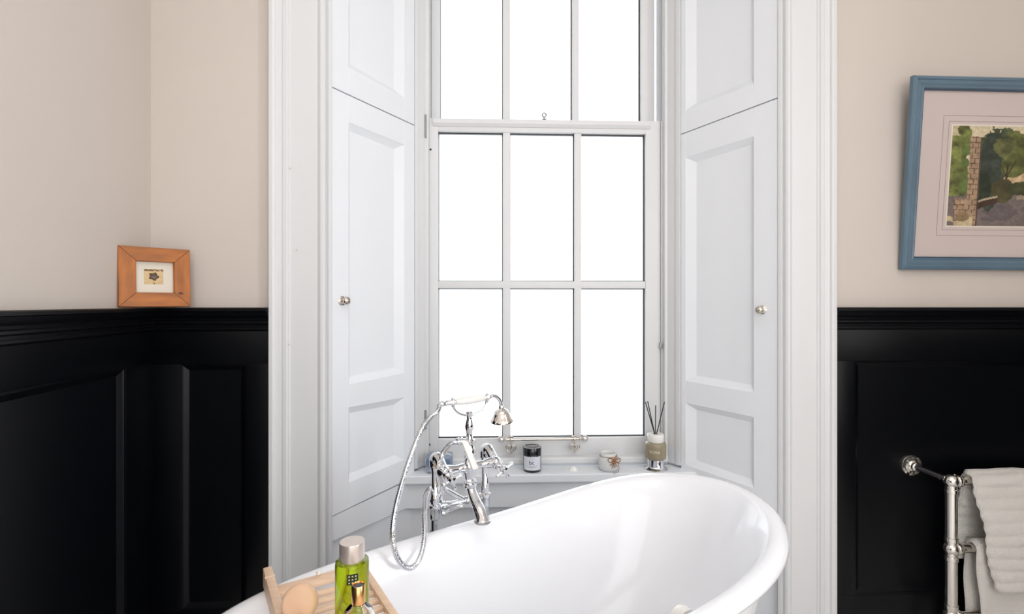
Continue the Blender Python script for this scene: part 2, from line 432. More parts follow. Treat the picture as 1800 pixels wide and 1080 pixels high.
# ================================================================== SHUTTERS
def knob(par, p, n, m, s=1):
    mb = MB(); mb.lathe([(.0001, 0), (.0165*s, 0), (.0165*s, .003), (.012*s, .006), (.006*s, .008), (.0055*s, .014), (.009*s, .017), (.0135*s, .023), (.0150*s, .029), (.0135*s, .035), (.008*s, .0395), (.0001, .041)], axis_mat(p, n), 24)
    return tag(mb.build('knob', m, par, 50), 'polished nickel ball knob')
def shutter(side, u_in, u_end, u0, u1, panels, label, grp, knob_at, bot, top, name='window_shutter'):
    A, B = ((WL, D), (XL2, W2)) if side == 0 else ((WR, D), (XR2, W2))
    pl = Plane(A, B, 1 if side == 0 else -1)
    p0 = pl.P((u_in+u_end)/2, -.01, bot[0])
    e = empty(name, p0, label, 'shutter', grp)
    pm = M['white']; t0, t1 = -.011, .010
    def board(nm, a, b, z0l, z1l, z0r, z1r):
        mb = MB(); r = []
        for d in (t0, t1): r.append([pl.P(a, d, z0l), pl.P(b, d, z0r), pl.P(b, d, z1r), pl.P(a, d, z1l)])
        mb.quadstrip(r, True, True, True)
        bmesh.ops.bevel(mb.bm, geom=mb.bm.edges[:], offset=.0015, segments=1, affect='EDGES')
        return mb.build(nm, pm, e, 30)
    def zz(pair, u): # line interpolation between u0,u1
        k = (u-u0)/(u1-u0); return pair[0]+(pair[1]-pair[0])*k
    board('stile', u_in, u0, zz(bot, u_in), zz(top, u_in), zz(bot, u0), zz(top, u0))
    board('stile', u1, u_end, zz(bot, u1), zz(top, u1), zz(bot, u_end), zz(top, u_end))
    levels = [bot]+[q for p in panels for q in p]+[top]
    for i in range(0, len(levels), 2):
        a, b = levels[i], levels[i+1]; board('rail', u0, u1, a[0], b[0], a[1], b[1])
    for (z0p, z1p) in panels:
        mb = MB(); bev = .024
        def ring(i, d):
            return [pl.P(u0+i*.6, d, z0p[0]+i), pl.P(u1-i*1.6, d, z0p[1]+i), pl.P(u1-i*1.6, d, z1p[1]-i), pl.P(u0+i*.6, d, z1p[0]-i)]
        mb.quadstrip([ring(0, t0-.003), ring(0, t1-.0015), ring(.002, t1-.003), ring(bev*.9, -.006), ring(bev, -.0075)], True, True, True)
        mb.build('panel', pm, e)
    if knob_at:
        u, z = knob_at; n = V((pl.n.x, pl.n.y, 0)); knob(e, pl.P(u, t1-.001, z), n, M['nickel'])
    return e, pl
# left pair; edge heights are (outer edge, window edge)
g = 'window shutters'
shutter(0, .012, .405, .083, .348, [((.637, .655), (.911, .908)), ((.998, 1.011), (1.962, 1.945))],
        'white panelled shutter left of the window, lower leaf with nickel knob', g, (.054, 1.305), (.541, .565), (2.062, 2.043))
shutter(0, .012, .405, .083, .348, [((2.166, 2.140), (3.28, 3.28))],
        'white panelled shutter left of the window, upper leaf without a knob', g, None, (2.066, 2.047), (3.42, 3.42))
shutter(1, .012, .405, .100, .381, [((.590, .611), (.859, .871)), ((.956, .967), (1.934, 1.912))],
        'white panelled shutter right of the window, lower leaf with nickel knob', g, (.067, 1.271), (.500, .522), (2.046, 2.018))
shutter(1, .012, .405, .100, .381, [((2.137, 2.115), (3.28, 3.28))],
        'white panelled shutter right of the window, upper leaf without a knob', g, None, (2.050, 2.022), (3.42, 3.42))
# linings framing the shutters: plinth below, strips at both ends
for side in (0, 1):
    A, B = ((WL, D), (XL2, W2)) if side == 0 else ((WR, D), (XR2, W2))
    pl = Plane(A, B, 1 if side == 0 else -1)
    e = empty('trim_6' if side == 0 else 'trim_7', (A[0], A[1], .4), kind='structure')
    pl.board('lining_strip', M['cream'], e, -.004, .0105, .0, HEAD, -.03, .015, .002)
    pl.board('lining_strip', M['cream'], e, .4065, .430, .60, HEAD, -.03, .014, .003)
    pl.board('lining_strip', M['cream'], e, .4305, .474, .60, HEAD, -.03, .008, .003)
    zo = (.440, .448, .53, .56) if side == 0 else (.405, .412, .494, .518)
    mb = MB(); L_ = .46
    mb.quadstrip([[pl.P(.011, d, zo[0]), pl.P(.405, d, zo[1]), pl.P(.405, d, zo[3]), pl.P(.011, d, zo[2])] for d in (-.012, .004)], True, True, True)
    bmesh.ops.bevel(mb.bm, geom=mb.bm.edges[:], offset=.002, segments=1, affect='EDGES')
    mb.build('plinth_board', M['white'], e, 30)

# ================================================================== BATH
BC = V((.101, 1.219)); BT = .522; BA = .76; BB = .341
ax = V((math.cos(BT), math.sin(BT))); nx = V((math.sin(BT), -math.cos(BT)))   # along bath, towards the room side
def rimpt(t):
    c, s = math.cos(t), math.sin(t); n = 2/1.908
    wq = math.copysign(abs(c)**n, c); y = BB*math.copysign(abs(s)**n, s)
    y *= 1+.127*wq+.474*wq*wq
    return wq, BA*wq, y
RZ = .66
def bath_pt(t, d, z, sx=None):
    wq, x, y = rimpt(t)
    k = 1-d/.41; kx = 1-d/BA*(sx or 1)
    x *= kx; y *= k
    up = .072*max(wq, 0)**2*max(0, 1+z/.44)
    q = BC+ax*x-nx*y
    return V((q.x, q.y, RZ+up+z))
bath = empty('freestanding_bath', (BC.x, BC.y, 0), 'white freestanding bath with a rolled rim, set diagonally under the window', 'bath')
rings_def = [(.17, -.655), (.165, -.64), (.15, -.52), (.12, -.38), (.085, -.22), (.058, -.10), (.046, -.050), (.040, -.041), (.028, -.038), (.014, -.038), (.005, -.034), (0, -.024), (.0015, -.012), (.008, -.003), (.018, 0),
             (.034, -.0005), (.046, -.004), (.054, -.012), (.062, -.022), (.072, -.045), (.086, -.08), (.108, -.15), (.132, -.23), (.162, -.30), (.195, -.355), (.235, -.39), (.28, -.41), (.33, -.418), (.395, -.42)]
mb = MB(); NT = 160
mb.quadstrip([[bath_pt(2*math.pi*k/NT, d, z, 1.0 if z >= -.001 or d < .055 else 1+min(.85, max(0, d-.054)*6)) for k in range(NT)] for d, z in rings_def], True, True, True)
mb.build('bath_shell', M['enamel'], bath, 60)
# overflow cover high on the near inner wall
c2 = BC+ax*.205+nx*.276
p = V((c2.x, c2.y, RZ-.052))
mb = MB(); nin = V((-nx.x, -nx.y, .15))
mb.lathe([(.0001, 0), (.033, 0), (.034, .012), (.030, .024), (.020, .027), (.013, .018), (.0001, .018)], axis_mat(p, nin), 28)
tag(mb.build('overflow_cover', M['ceramic'], bath, 40), 'round white overflow cover')

# ================================================================== BATH SHOWER MIXER
P1 = V((-.165, 1.512, 0)); a3 = V((ax.x, ax.y, 0)); n3 = V((nx.x, nx.y, 0)); Zv = V((0, 0, 1))
P2 = P1+a3*.168
mx = empty('bath_shower_mixer', (P1+P2)/2, 'chrome floor-standing bath tap with cross handles, hand shower and long ribbed hose', 'tap')
ch = M['chrome']
def tubeo(name, pts, r, par=mx, m=ch, seg=16, sm=60):
    mb = MB(); mb.tube(pts, r, seg); return mb.build(name, m, par, sm)
ZE = .835
for P in (P1, P2):
    mb = MB(); mb.lathe([(.030, 0), (.030, .004), (.014, .012), (.0105, .02), (.0115, .662), (.0145, .665), (.0155, .672), (.0155, .692), (.0175, .695), (.0175, .705), (.0130, .709), (.0130, .728), (.0118, .732), (.0118, .742), (.0100, .745), (.0100, .80), (.0125, .81), (.0125, .825)],
                        Matrix.Translation(P), 20)
    mb.build('standpipe', ch, mx, 35)
    ctl = [P+Zv*.818, P+Zv*.838, P+Zv*.846+n3*.012, P+Zv*.842+n3*.03, P+Zv*.826+n3*.052]
    c = spline(ctl, 6)
    mb = MB(); mb.tube(c, [.0165 if i < 16 else .0145 for i in range(len(c))], 18)
    mb.lathe([(.0001, -.017), (.012, -.012), (.0165, 0), (.012, .012), (.0001, .017)], Matrix.Translation(P+Zv*.838), 18)
    mb.build('inlet_elbow', ch, mx, 60)
mb = MB(); mb.lathe([(.0045, 0), (.0045, .008)], axis_mat(P1+Zv*.722+(-a3*.8+n3*.5)*.012, -a3*.8+n3*.5), 12); tag(mb.build('grub_screw', M['screw'], mx, 40), 'small black grub screw')
# lower bridging bars and brace
mb = MB(); mb.tube([P1+Zv*.697, P2+Zv*.697], .0075, 14)
for k, r in ((.16, .0115), (.24, .0095), (.62, .012), (.70, .0105), (.9, .011)):
    q = P1.lerp(P2, k)+Zv*.697; mb.lathe([(r*.8, -.006), (r, -.004), (r, .004), (r*.8, .006)], axis_mat(q, a3), 16)
mb.build('bridge_bar', ch, mx, 40)
tubeo('brace', spline([P1+Zv*.765+n3*.012+a3*.014, P1+Zv*.742+a3*.036, P1.lerp(P2, .55)+Zv*.702], 6), .0065)
mb = MB(); mb.tube([P1+Zv*.680+n3*.016+a3*.014, P1.lerp(P2, .5)+Zv*.688+n3*.01], .0055, 12)
for k in (.1, .95):
    q = (P1+Zv*.680+n3*.016+a3*.014).lerp(P1.lerp(P2, .5)+Zv*.688+n3*.01, k); mb.lathe([(.007, -.006), (.0085, -.004), (.0085, .004), (.007, .006)], axis_mat(q, a3), 14)
mb.build('stay_bar', ch, mx, 40)
# valve body: crossbar with two tapered arms
C1 = P1+n3*.056+Zv*.818; C2 = P2+n3*.056+Zv*.818; MC = (C1+C2)/2
mb = MB()
for E0 in (C1, C2):
    d = (MC-E0); mb.tube([E0-d*.12, E0, E0+d*.2, E0+d*.5, E0+d*.8, MC], [.014, .0175, .0155, .0105, .0125, .018], 18)
    mb.lathe([(.0001, -.024), (.012, -.021), (.0175, -.013), (.019, 0), (.0175, .013), (.012, .021), (.0001, .024)], axis_mat(E0, n3), 20)
mb.lathe([(.014, -.048), (.019, -.044), (.019, -.038), (.0155, -.034), (.017, -.02), (.021, -.005), (.021, .010), (.016, .018), (.0135, .026), (.017, .030), (.017, .036), (.012, .040)], Matrix.Translation(MC), 24)
mb.build('valve_body', ch, mx, 40)
# cross-head handles
for E0, ang, tl in ((C1, .3, -.10), (C2, .55, -.12)):
    dr = (n3+Zv*tl).normalized()
    h = empty('cross_handle', E0+dr*.02); h.parent = mx; h.matrix_parent_inverse = parent_matrix(mx).inverted()
    C.objects.unlink(h); bpy.data.objects.remove(h)
    mb = MB(); mt = axis_mat(E0+dr*.016, dr)
    mb.lathe([(.013, 0), (.014, .006), (.010, .010), (.0095, .018), (.013, .021), (.013, .026), (.009, .029), (.0075, .036), (.011, .040), (.0125, .047), (.010, .053), (.0095, .056), (.0001, .0585)], mt, 20)
    for k in range(4):
        a = ang+k*math.pi/2; dv = V((math.cos(a), math.sin(a), 0)); o_ = V((0, 0, .046))
        pts = [mt @ (o_+dv*r) for r in (.006, .014, .020, .026, .030, .033)]
        mb.tube(pts, [.0050, .0036, .0040, .0062, .0060, .0028], 12)
    mb.build('cross_handle', ch, mx, 50)
# spout
sp0 = MC+n3*.006+Zv*-.040
tubeo('spout', spline([sp0, sp0+V((0, 0, -.016)), sp0+n3*.012-Zv*.034, sp0+n3*.034-Zv*.052, sp0+n3*.056-Zv*.066, sp0+n3*.070-Zv*.082, sp0+n3*.074-Zv*.094], 6),
      [ (.0125+ .0045*min(1, i/22)) if i < 31 else .0165+(i-30)*.0011 for i in range(37)], seg=22)
mb = MB(); mb.lathe([(.0001, 0), (.014, 0), (.014, .003), (.0001, .003)], Matrix.Translation(sp0+n3*.074-Zv*.0935), 20); mb.lathe([(.0185, 0), (.0225, .0005), (.0235, .003), (.0205, .006)], Matrix.Translation(sp0+n3*.074-Zv*.0945), 24); tag(mb.build('aerator', M['steel'], mx, 40), 'dark grey outlet of the spout')
mb = MB(); mb.lathe([(.013, -.012), (.0195, -.010), (.0205, -.004), (.0195, .002), (.013, .004)], Matrix.Translation(sp0+Zv*-.006), 22); mb.build('spout_collar', ch, mx, 40)
# riser and diverter
mb = MB(); mb.lathe([(.013, .030), (.0165, .034), (.0165, .052), (.0135, .056), (.0135, .066), (.018, .070), (.018, .078), (.011, .082), (.0085, .094), (.0095, .104), (.0135, .116), (.0105, .130), (.0078, .140), (.0085, .150), (.010, .153), (.010, .160), (.007, .163)], Matrix.Translation(MC), 22)
mb.build('riser', ch, mx, 40)
mt = frame_mat(MC+n3*.022+Zv*.030-a3*.006, (a3+Zv*.0).normalized(), (-(Zv*.92+n3*-.25-a3*.28)).normalized().cross(a3).normalized(), (Zv*.92+n3*-.25-a3*.28).normalized())
mb = MB(); mb.box((-.010, -.006, -.034), (.010, .006, .052), mt, .005); tag(mb.build('diverter_lever', M['ceramic'], mx, 40), 'flat white diverter lever')
mb = MB(); mb.tube([MC+Zv*.076, MC+Zv*.078-a3*.026, MC+Zv*.0775-a3*.034], [.0085, .0085, .0085], 14)
for k in (.024, .034, .040): mb.lathe([(.008, -.003), (.0112, -.002), (.0112, .002), (.008, .003)], axis_mat(MC+Zv*.078-a3*k, a3), 14)
mb.build('hose_outlet', ch, mx, 40)
# cradle
HC = V((MC.x, MC.y, 1.002))+a3*.003
cr = [HC+a3*(.056*math.cos(t))-Zv*(.040*math.sin(t))+Zv*.006 for t in np.linspace(-.1, math.pi+.1, 34)]
mb = MB(); mb.tube(cr, [.0034 if 3 < i < 30 else .0044 for i in range(34)], 12)
for sg in (-1, 1):
    q = HC+a3*(.056*sg); mb.tube([q+V((0, 0, -.004)), q+V((0, 0, .018))], .004, 10); mb.lathe([(.0001, -.005), (.004, -.003), (.005, 0), (.004, .003), (.0001, .005)], Matrix.Translation(q+Zv*.020), 12)
mb.build('cradle', ch, mx, 60)
# hand shower
hd = (a3*.995+Zv*.03).normalized(); HH = HC+Zv*.011
mb = MB(); mt = axis_mat(HH, hd)
mb.lathe([(.0055, -.098), (.0085, -.094), (.0085, -.086), (.0065, -.083), (.0075, -.078), (.0075, -.062), (.0105, -.058), (.0105, -.052), (.007, -.05), (.0065, -.046)], mt, 18)
mb.lathe([(.0065, .048), (.0085, .052), (.0115, .055), (.0115, .059), (.0065, .062), (.0055, .068)], mt, 18)
neck = spline([HH+hd*.066, HH+hd*.082+Zv*.001, HH+hd*.096-Zv*.008, HH+hd*.104-Zv*.022, HH+hd*.106-Zv*.034], 6)
mb.tube(neck, .0058, 14)
mb.tube([HH-hd*.05, HH+hd*.05], .004, 10)
hs = mb.build('hand_shower', ch, mx, 50)
mb = MB(); mb.lathe([(.006, -.048), (.0085, -.046), (.0105, -.03), (.0118, -.01), (.0118, .012), (.0108, .032), (.0088, .047), (.006, .049)], mt, 24); tag(mb.build('porcelain_grip', M['ceramic'], hs, 50), 'white porcelain grip')
mb = MB(); hq = HH+hd*.106-Zv*.030
mb.lathe([(.006, 0), (.008, -.004), (.008, -.010), (.013, -.013), (.020, -.017), (.0245, -.026), (.030, -.040), (.0355, -.047), (.0355, -.051), (.031, -.052), (.0001, -.051)], axis_mat(hq, (Zv*1.0-hd*.10+n3*.06)), 30)
tag(mb.build('shower_head', M['warm_chrome'], hs, 40), 'bell-shaped chrome shower head')
# hose: corrugated tube
def hose(name, ctrl, r, pitch=.0046, par=mx):
    c = spline(ctrl, 26)
    L_ = [0.]
    for a, b in zip(c, c[1:]): L_.append(L_[-1]+(b-a).length)
    n = int(L_[-1]/(pitch/4)); pts = []; k = 0
    for i in range(n+1):
        s_ = L_[-1]*i/n
        while k < len(L_)-2 and L_[k+1] < s_: k += 1
        f = (s_-L_[k])/max(1e-9, L_[k+1]-L_[k]); pts.append(c[k].lerp(c[k+1], f))
    rr = [r*(1 if i % 4 < 2 else .66) for i in range(n+1)]
    mb = MB(); mb.tube(pts, rr, 12); return tag(mb.build(name, ch, par, 30), 'ribbed chrome hose')
hend = HH-hd*.097
hose('shower_hose', [MC+Zv*.0775-a3*.040, MC+Zv*.074-a3*.060, at(776, 803, 1.43), at(773, 822, 1.455), at(775, 850, 1.50), at(768, 872, 1.535), at(757, 860, 1.52),
                     at(748, 875, 1.475), at(746, 905, 1.42), at(746, 945, 1.37), at(738, 982, 1.33), at(722, 999, 1.31), at(705, 991, 1.30), at(693, 965, 1.30), at(690, 930, 1.31), at(697, 885, 1.33), at(710, 838, 1.35), at(724, 796, 1.375), at(740, 757, 1.40), at(757, 733, 1.43), at(770, 722, 1.445), hend], .0078)
hose('supply_hose', [P1+Zv*.80+a3*.022-n3*.005, P1+Zv*.74+a3*.026-n3*.008, P1+Zv*.72+a3*.024-n3*.014, P1+Zv*.69+a3*.026-n3*.014, P1+Zv*.665+a3*.022-n3*.014, P1+Zv*.648+a3*.008-n3*.014, P1+Zv*.62-a3*.004-n3*.018], .0055)

# ================================================================== BATH CADDY
# local frame: u along the bath (caddy width), v towards the room (caddy length)
CO = at(462, 993, 1.17); CO.z = 0
ub_ = V((.868, .496, 0)); vb = V((.496, -.868, 0))
def cm(origin=None): return frame_mat(CO, ub_, vb, Zv)
CZ = RZ+.002
cad = empty('bath_caddy', CO+ub_*.1+vb*.35+Zv*CZ, 'pale wooden slatted bath rack laid across the bath at the bottom left', 'bath rack')
CM = frame_mat(CO, ub_, vb, Zv); CW = .215
mb = MB(); mb.box((0, 0, CZ-.001), (.018, .74, CZ+.042), CM, .003); mb.build('side_rail', M['beech'], cad, 30)
mb = MB(); mb.box((-.001, .044, CZ+.038), (.019, .049, CZ+.0425), CM, .001); mb.build('end_block', M['beech'], cad, 30)
mb = MB(); mb.box((CW-.016, .012, CZ-.001), (CW, .74, CZ+.016), CM, .003); mb.build('side_rail', M['beech'], cad, 30)
v = .030
first = True
while v < .72:
    wd = .038 if first or v > .66 else .0145
    mb = MB(); mb.box((.017, v, CZ-.0005), (CW-.015, v+wd, CZ+.009), CM, .0015); mb.build('slat', M['beech'], cad, 30)
    v += wd+(.030 if first else .0165); first = False
q = CO+ub_*.112+vb*.036
mb = MB(); mb.lathe([(.0001, 0), (.0055, 0), (.0055, .004), (.0045, .008), (.0001, .0085)], axis_mat(q+Zv*(CZ+.013), (0, 0, 1)), 14)
tag(mb.build('peg', M['ceramic'], cad, 40), 'small white peg')

SLZ = CZ+.0092
# round wooden brush head, tilted
bp = at(526, 1062, 1.00)
nb = V((.09, -.93, .36)).normalized()
br = empty('wooden_bath_brush', V((bp.x, bp.y, SLZ)), 'round pale wooden brush lying tilted at the left end of the bath rack', 'brush')
mtb = axis_mat(V((bp.x, bp.y, SLZ+.050)), nb)
mb = MB(); mb.lathe([(.0001, -.016), (.030, -.016), (.033, -.012), (.0335, -.002), (.0315, .003), (.026, .0055), (.0001, .007)], mtb, 40); mb.build('brush_head', M['beech2'], br, 50)
mb = MB(); mb.lathe([(.0001, -.034), (.024, -.034), (.027, -.030), (.027, -.016)], mtb, 30); o = mb.build('bristles', mat('cream_bristle', srgb(220, 204, 176), .9, bump=(300, 1, .003)), br, 40); o['kind'] = 'stuff'
mb = MB(); dirh = V((.30, -.86, 0)).normalized(); hb = V((bp.x, bp.y, SLZ+.030))
mb.tube([hb+dirh*.018, hb+dirh*.05-Zv*.006, hb+dirh*.09-Zv*.013, hb+dirh*.13-Zv*.018, hb+dirh*.155-Zv*.019], [.009, .008, .0085, .0095, .007], 14); mb.build('handle', M['beech2'], br, 60)

# green bottle
gp = at(619, 990, .95); gp.z = SLZ
gb = empty('green_oil_bottle', gp, 'tall translucent green bottle with a silver cap and small dark square label', 'bottle')
T = Matrix.Translation(gp); gr = .0300
mb = MB(); mb.lathe([(.0001, .001), (.027, .001), (.0295, .004), (gr, .008), (gr, .150), (.0290, .1555), (.0235, .158), (.020, .1585), (.0001, .159)], T, 48); mb.build('bottle_body', M['green_glass'], gb, 50)
mb = MB(); mb.lathe([(.0001, .156), (.0208, .156), (.0222, .157), (.0225, .160), (.0225, .1885), (.0219, .1905), (.0001, .191)], T, 48); tag(mb.build('cap', M['cap'], gb, 40), 'brushed silver cylinder cap')
mb = MB(); fa = math.atan2(-gp.y, -gp.x)+.02; lz = .1255
def lab(mb, cx, cy, r, a0, a1, z0, z1, n=10, th=.0004):
    mb.quadstrip([[V((cx+rr*math.cos(a0+(a1-a0)*i/n), cy+rr*math.sin(a0+(a1-a0)*i/n), z)) for i in range(n+1)] for z, rr in ((z0, r), (z1, r))], False)
hw = .0098/gr
lab(mb, gp.x, gp.y, gr+.0004, fa-hw, fa+hw, gp.z+lz, gp.z+lz+.019); lb = mb.build('label', M['dark_label'], gb)
mb = MB()
for i in range(3):
    for j in range(3):
        ac = fa+(i-1)*.0056/gr; zc = gp.z+lz+.0095+(j-1)*.0056; lab(mb, gp.x, gp.y, gr+.0007, ac-.0013/gr, ac+.0013/gr, zc-.0013, zc+.0013, 2)
mb.build('label_mark', M['label_mark'], lb)

# clear scent bottle
sp_ = at(630, 1040, .82); sp_.z = SLZ
sb = empty('clear_scent_bottle', sp_, 'small clear glass bottle with a copper cap standing before the green bottle', 'bottle')
T = Matrix.Translation(sp_) @ Matrix.Diagonal((1, 1, 1.075, 1))
mb = MB(); mb.lathe([(.0001, 0), (.022, 0), (.0255, .003), (.0265, .010), (.0265, .110), (.0255, .122), (.021, .132), (.0135, .139), (.0105, .142), (.0095, .146), (.0095, .150), (.0075, .150), (.0075, .142), (.018, .131), (.0228, .120), (.0235, .110), (.0235, .010), (.020, .006), (.0001, .006)], T, 44); mb.build('glass_body', M['clear'], sb, 60)
mb = MB(); mb.lathe([(.0001, .0062), (.0198, .0062), (.0233, .0105), (.0233, .108), (.0001, .108)], T, 40); tag(mb.build('scent_liquid', M['amber'], sb, 60), 'pale amber liquid')
mb = MB(); mb.lathe([(.0098, .141), (.0104, .1415), (.0106, .145), (.0106, .168), (.0098, .1692), (.0092, .1672)], T, 32, False); tag(mb.build('cap', M['gold'], sb, 40), 'shiny copper cap')
mb = MB(); mb.lathe([(.0001, .1655), (.0093, .1655), (.0093, .1672), (.0001, .1674)], T, 32); tag(mb.build('cap_top', M['jar_black'], sb, 40), 'black disc in the cap')

# ================================================================== THINGS ON THE SILL
# black candle jar
jp = at(935.5, 820, 2.152); jp.z = SZ
j = empty('black_candle_jar', jp, 'small black lidded candle jar with a white label on the window sill', 'jar')
T = Matrix.Translation(jp)
mb = MB(); mb.lathe([(.0001, 0), (.034, 0), (.0375, .004), (.038, .010), (.038, .070), (.0365, .072), (.0001, .072)], T, 44); mb.build('jar_body', M['jar_black'], j, 40)
mb = MB(); mb.lathe([(.0370, .0715), (.0385, .073), (.0385, .099), (.037, .1015), (.033, .102), (.031, .1005), (.0001, .1005)], T, 44); mb.build('lid', M['jar_black'], j, 40)
fa = math.atan2(-jp.y, -jp.x); hw = 1.10
mb = MB(); lab(mb, jp.x, jp.y, .0384, fa-hw, fa+hw, SZ+.011, SZ+.067, 24); lb = mb.build('label', M['label'], j)
wrap_text('bc', .024, jp.x, jp.y, .0388, fa-.06, SZ+.043, 'lettering', M['ink'], lb, 1.05)
mb = MB()
for zc, h2, wd in ((.0585, .0007, .30), (.0285, .0008, .55), (.0235, .0006, .42)):
    lab(mb, jp.x, jp.y, .0387, fa-wd, fa+wd, SZ+zc-h2, SZ+zc+h2, 14); mb.build('small_print', M['ink_grey'], lb); mb = MB()
mb.bm.free()

# shell
q = at(1008, 826, 2.14); q.z = SZ
mb = MB(); rings = []
for k in range(8):
    f = k/7; z = .0015+.0165*math.cos(f*math.pi/2)**1.3 if k else .0175
    rings.append([V((q.x+max(.0003, .0165*math.sin(f*math.pi/2))*(1+.09*math.cos(7*a))*math.cos(a), q.y+max(.0003, .0125*math.sin(f*math.pi/2))*(1+.09*math.cos(7*a))*math.sin(a), SZ+z+.0008*math.cos(14*a)*f)) for a in np.linspace(0, 2*math.pi, 56, endpoint=False)])
rings.append([V((p.x, p.y, SZ+.0002)) for p in rings[-1]])
mb.quadstrip(rings, True, True, True)
tag(mb.build('sea_shell', M['shell'], None, 60), 'tiny white sea shell on the sill between the two jars', 'shell')

# glass candle jar with raffia bow
gq = at(1069.5, 820, 2.150); gq.z = SZ
g_ = empty('glass_candle_jar', gq, 'small rounded glass jar of white wax tied with a brown raffia bow', 'candle')
T = Matrix.Translation(gq)
mb = MB(); mb.lathe([(.0001, 0), (.034, 0), (.040, .005), (.0425, .018), (.0425, .040), (.039, .054), (.034, .061), (.0335, .072), (.0320, .073), (.0310, .072), (.0315, .060), (.037, .052), (.0400, .040), (.0400, .018), (.037, .007), (.032, .0035), (.0001, .0035)], T, 44); mb.build('glass_body', M['frost'], g_, 60)
mb = MB(); mb.lathe([(.0001, .004), (.031, .004), (.0365, .0075), (.0395, .018), (.0395, .040), (.037, .050), (.0001, .050)], T, 40); tag(mb.build('wax', M['wax'], g_, 60), 'white candle wax')
mb = MB()
mb.tube([V((gq.x+.0355*math.cos(a), gq.y+.0355*math.sin(a), SZ+.0600+.001*math.sin(3*a))) for a in np.linspace(0, 2*math.pi, 40)], .0014, 8)
kc = V((gq.x+.014, gq.y-.0405, SZ+.052))
for (dx, dz, ln) in ((-.026, .012, 1), (.012, .026, 1), (.030, .006, 1), (-.020, -.022, 1), (.004, -.032, 1), (.016, -.028, 1), (-.010, -.034, .9), (.024, -.014, 1)):
    pts = spline([kc, kc+V((dx*.4, -.006, dz*.55)), kc+V((dx*.8, -.004, dz*.9)), kc+V((dx, 0.001, dz))], 5)
    mb.tube(pts, [.0024-.0018*i/len(pts) for i in range(len(pts))], 6)
for sx in (-1, 1):
    pts = spline([kc, kc+V((sx*.016, -.008, .012)), kc+V((sx*.026, -.004, .002)), kc+V((sx*.016, -.006, -.008)), kc], 6); mb.tube(pts, .0018, 6)
mb.lathe([(.0001, -.005), (.005, -.002), (.005, .003), (.0001, .006)], axis_mat(kc, (0, -1, 0)), 10)
mb.tube(spline([kc+V((.018, .01, -.01)), kc+V((.022, .006, -.03)), kc+V((.020, .006, -.0505)), kc+V((.004, -.006, -.0510)), kc+V((-.006, -.008, -.0507))], 6), .0010, 6)
mb.build('raffia_bow', M['raffia'], g_, 60)

# reed diffuser
dp = at(1152.5, 820, 2.152); dp.z = SZ
d_ = empty('reed_diffuser', dp, 'khaki glass reed diffuser with black sticks on a chrome foot', 'diffuser')
T = Matrix.Translation(dp)
mb = MB(); mb.lathe([(.0001, 0), (.050, 0), (.0505, .003), (.046, .006), (.038, .009), (.035, .014), (.035, .043), (.0001, .043)], T, 44); tag(mb.build('foot', M['chrome'], d_, 40), 'chrome cylinder foot with a flared rim')
mb = MB(); mb.lathe([(.0001, .0432), (.036, .0432), (.0425, .049), (.0440, .060), (.0440, .104), (.0415, .112), (.034, .116), (.0001, .117)], T, 48); mb.build('bottle_body', M['khaki'], d_, 50)
mb = MB(); mb.lathe([(.0001, .1165), (.0335, .1165), (.0345, .118), (.0345, .146), (.033, .1495), (.028, .150), (.013, .1495), (.012, .145), (.0001, .145)], T, 40); tag(mb.build('collar', M['ceramic'], d_, 40), 'white screw collar')
fa = math.atan2(-dp.y, -dp.x)
wrap_text('VOVA', .0175, dp.x, dp.y, .0445, fa-.10, SZ+.080, 'lettering', mat('cream_lettering', srgb(240, 232, 214), .6), d_, .95)
for px, py, yy in ((1134.5, 707, 2.14), (1138.5, 706, 2.165), (1152.5, 713, 2.17), (1168, 707, 2.15)):
    tip = at(px, py, yy); b0 = dp+Zv*.147+V(((tip.x-dp.x)*.10, (tip.y-dp.y)*.3, 0))
    mb = MB(); mb.tube([b0, tip], .0021, 8); mb.build('reed', M['reed'], d_, 60)

# pale blue glass block at the left end of the sill
bq = at(773, 820, 2.158); bq.z = SZ
mt = frame_mat(bq, V((1, 0, 0)), V((0, 1, 0)), Zv)
bb = empty('blue_glass_block', bq, 'pale blue glass soap holder on the sill behind the tap', 'soap holder')
mb = MB(); mb.box((-.055, -.036, .001), (.055, .036, .076), mt, .014); mb.build('glass_shell', M['blue_glass'], bb, 60)
mb = MB(); mb.box((-.051, -.0375, .030), (-.026, .005, .060), mt, .002); mb.build('blue_patch', M['blue_dot'], bb, 30)
mb = MB(); mb.box((.020, -.0375, .028), (.046, .005, .060), mt, .002); mb.build('blue_patch', M['blue_dot'], bb, 30)
mb = MB(); mb.lathe([(.0001, -.018), (.015, -.018), (.016, -.016), (.016, .016), (.015, .018), (.0001, .018)], axis_mat(bq+V((-.002, -.030, .060)), (1, .0, 0)), 20); tag(mb.build('metal_band', M['cap'], bb, 40), 'silver band')

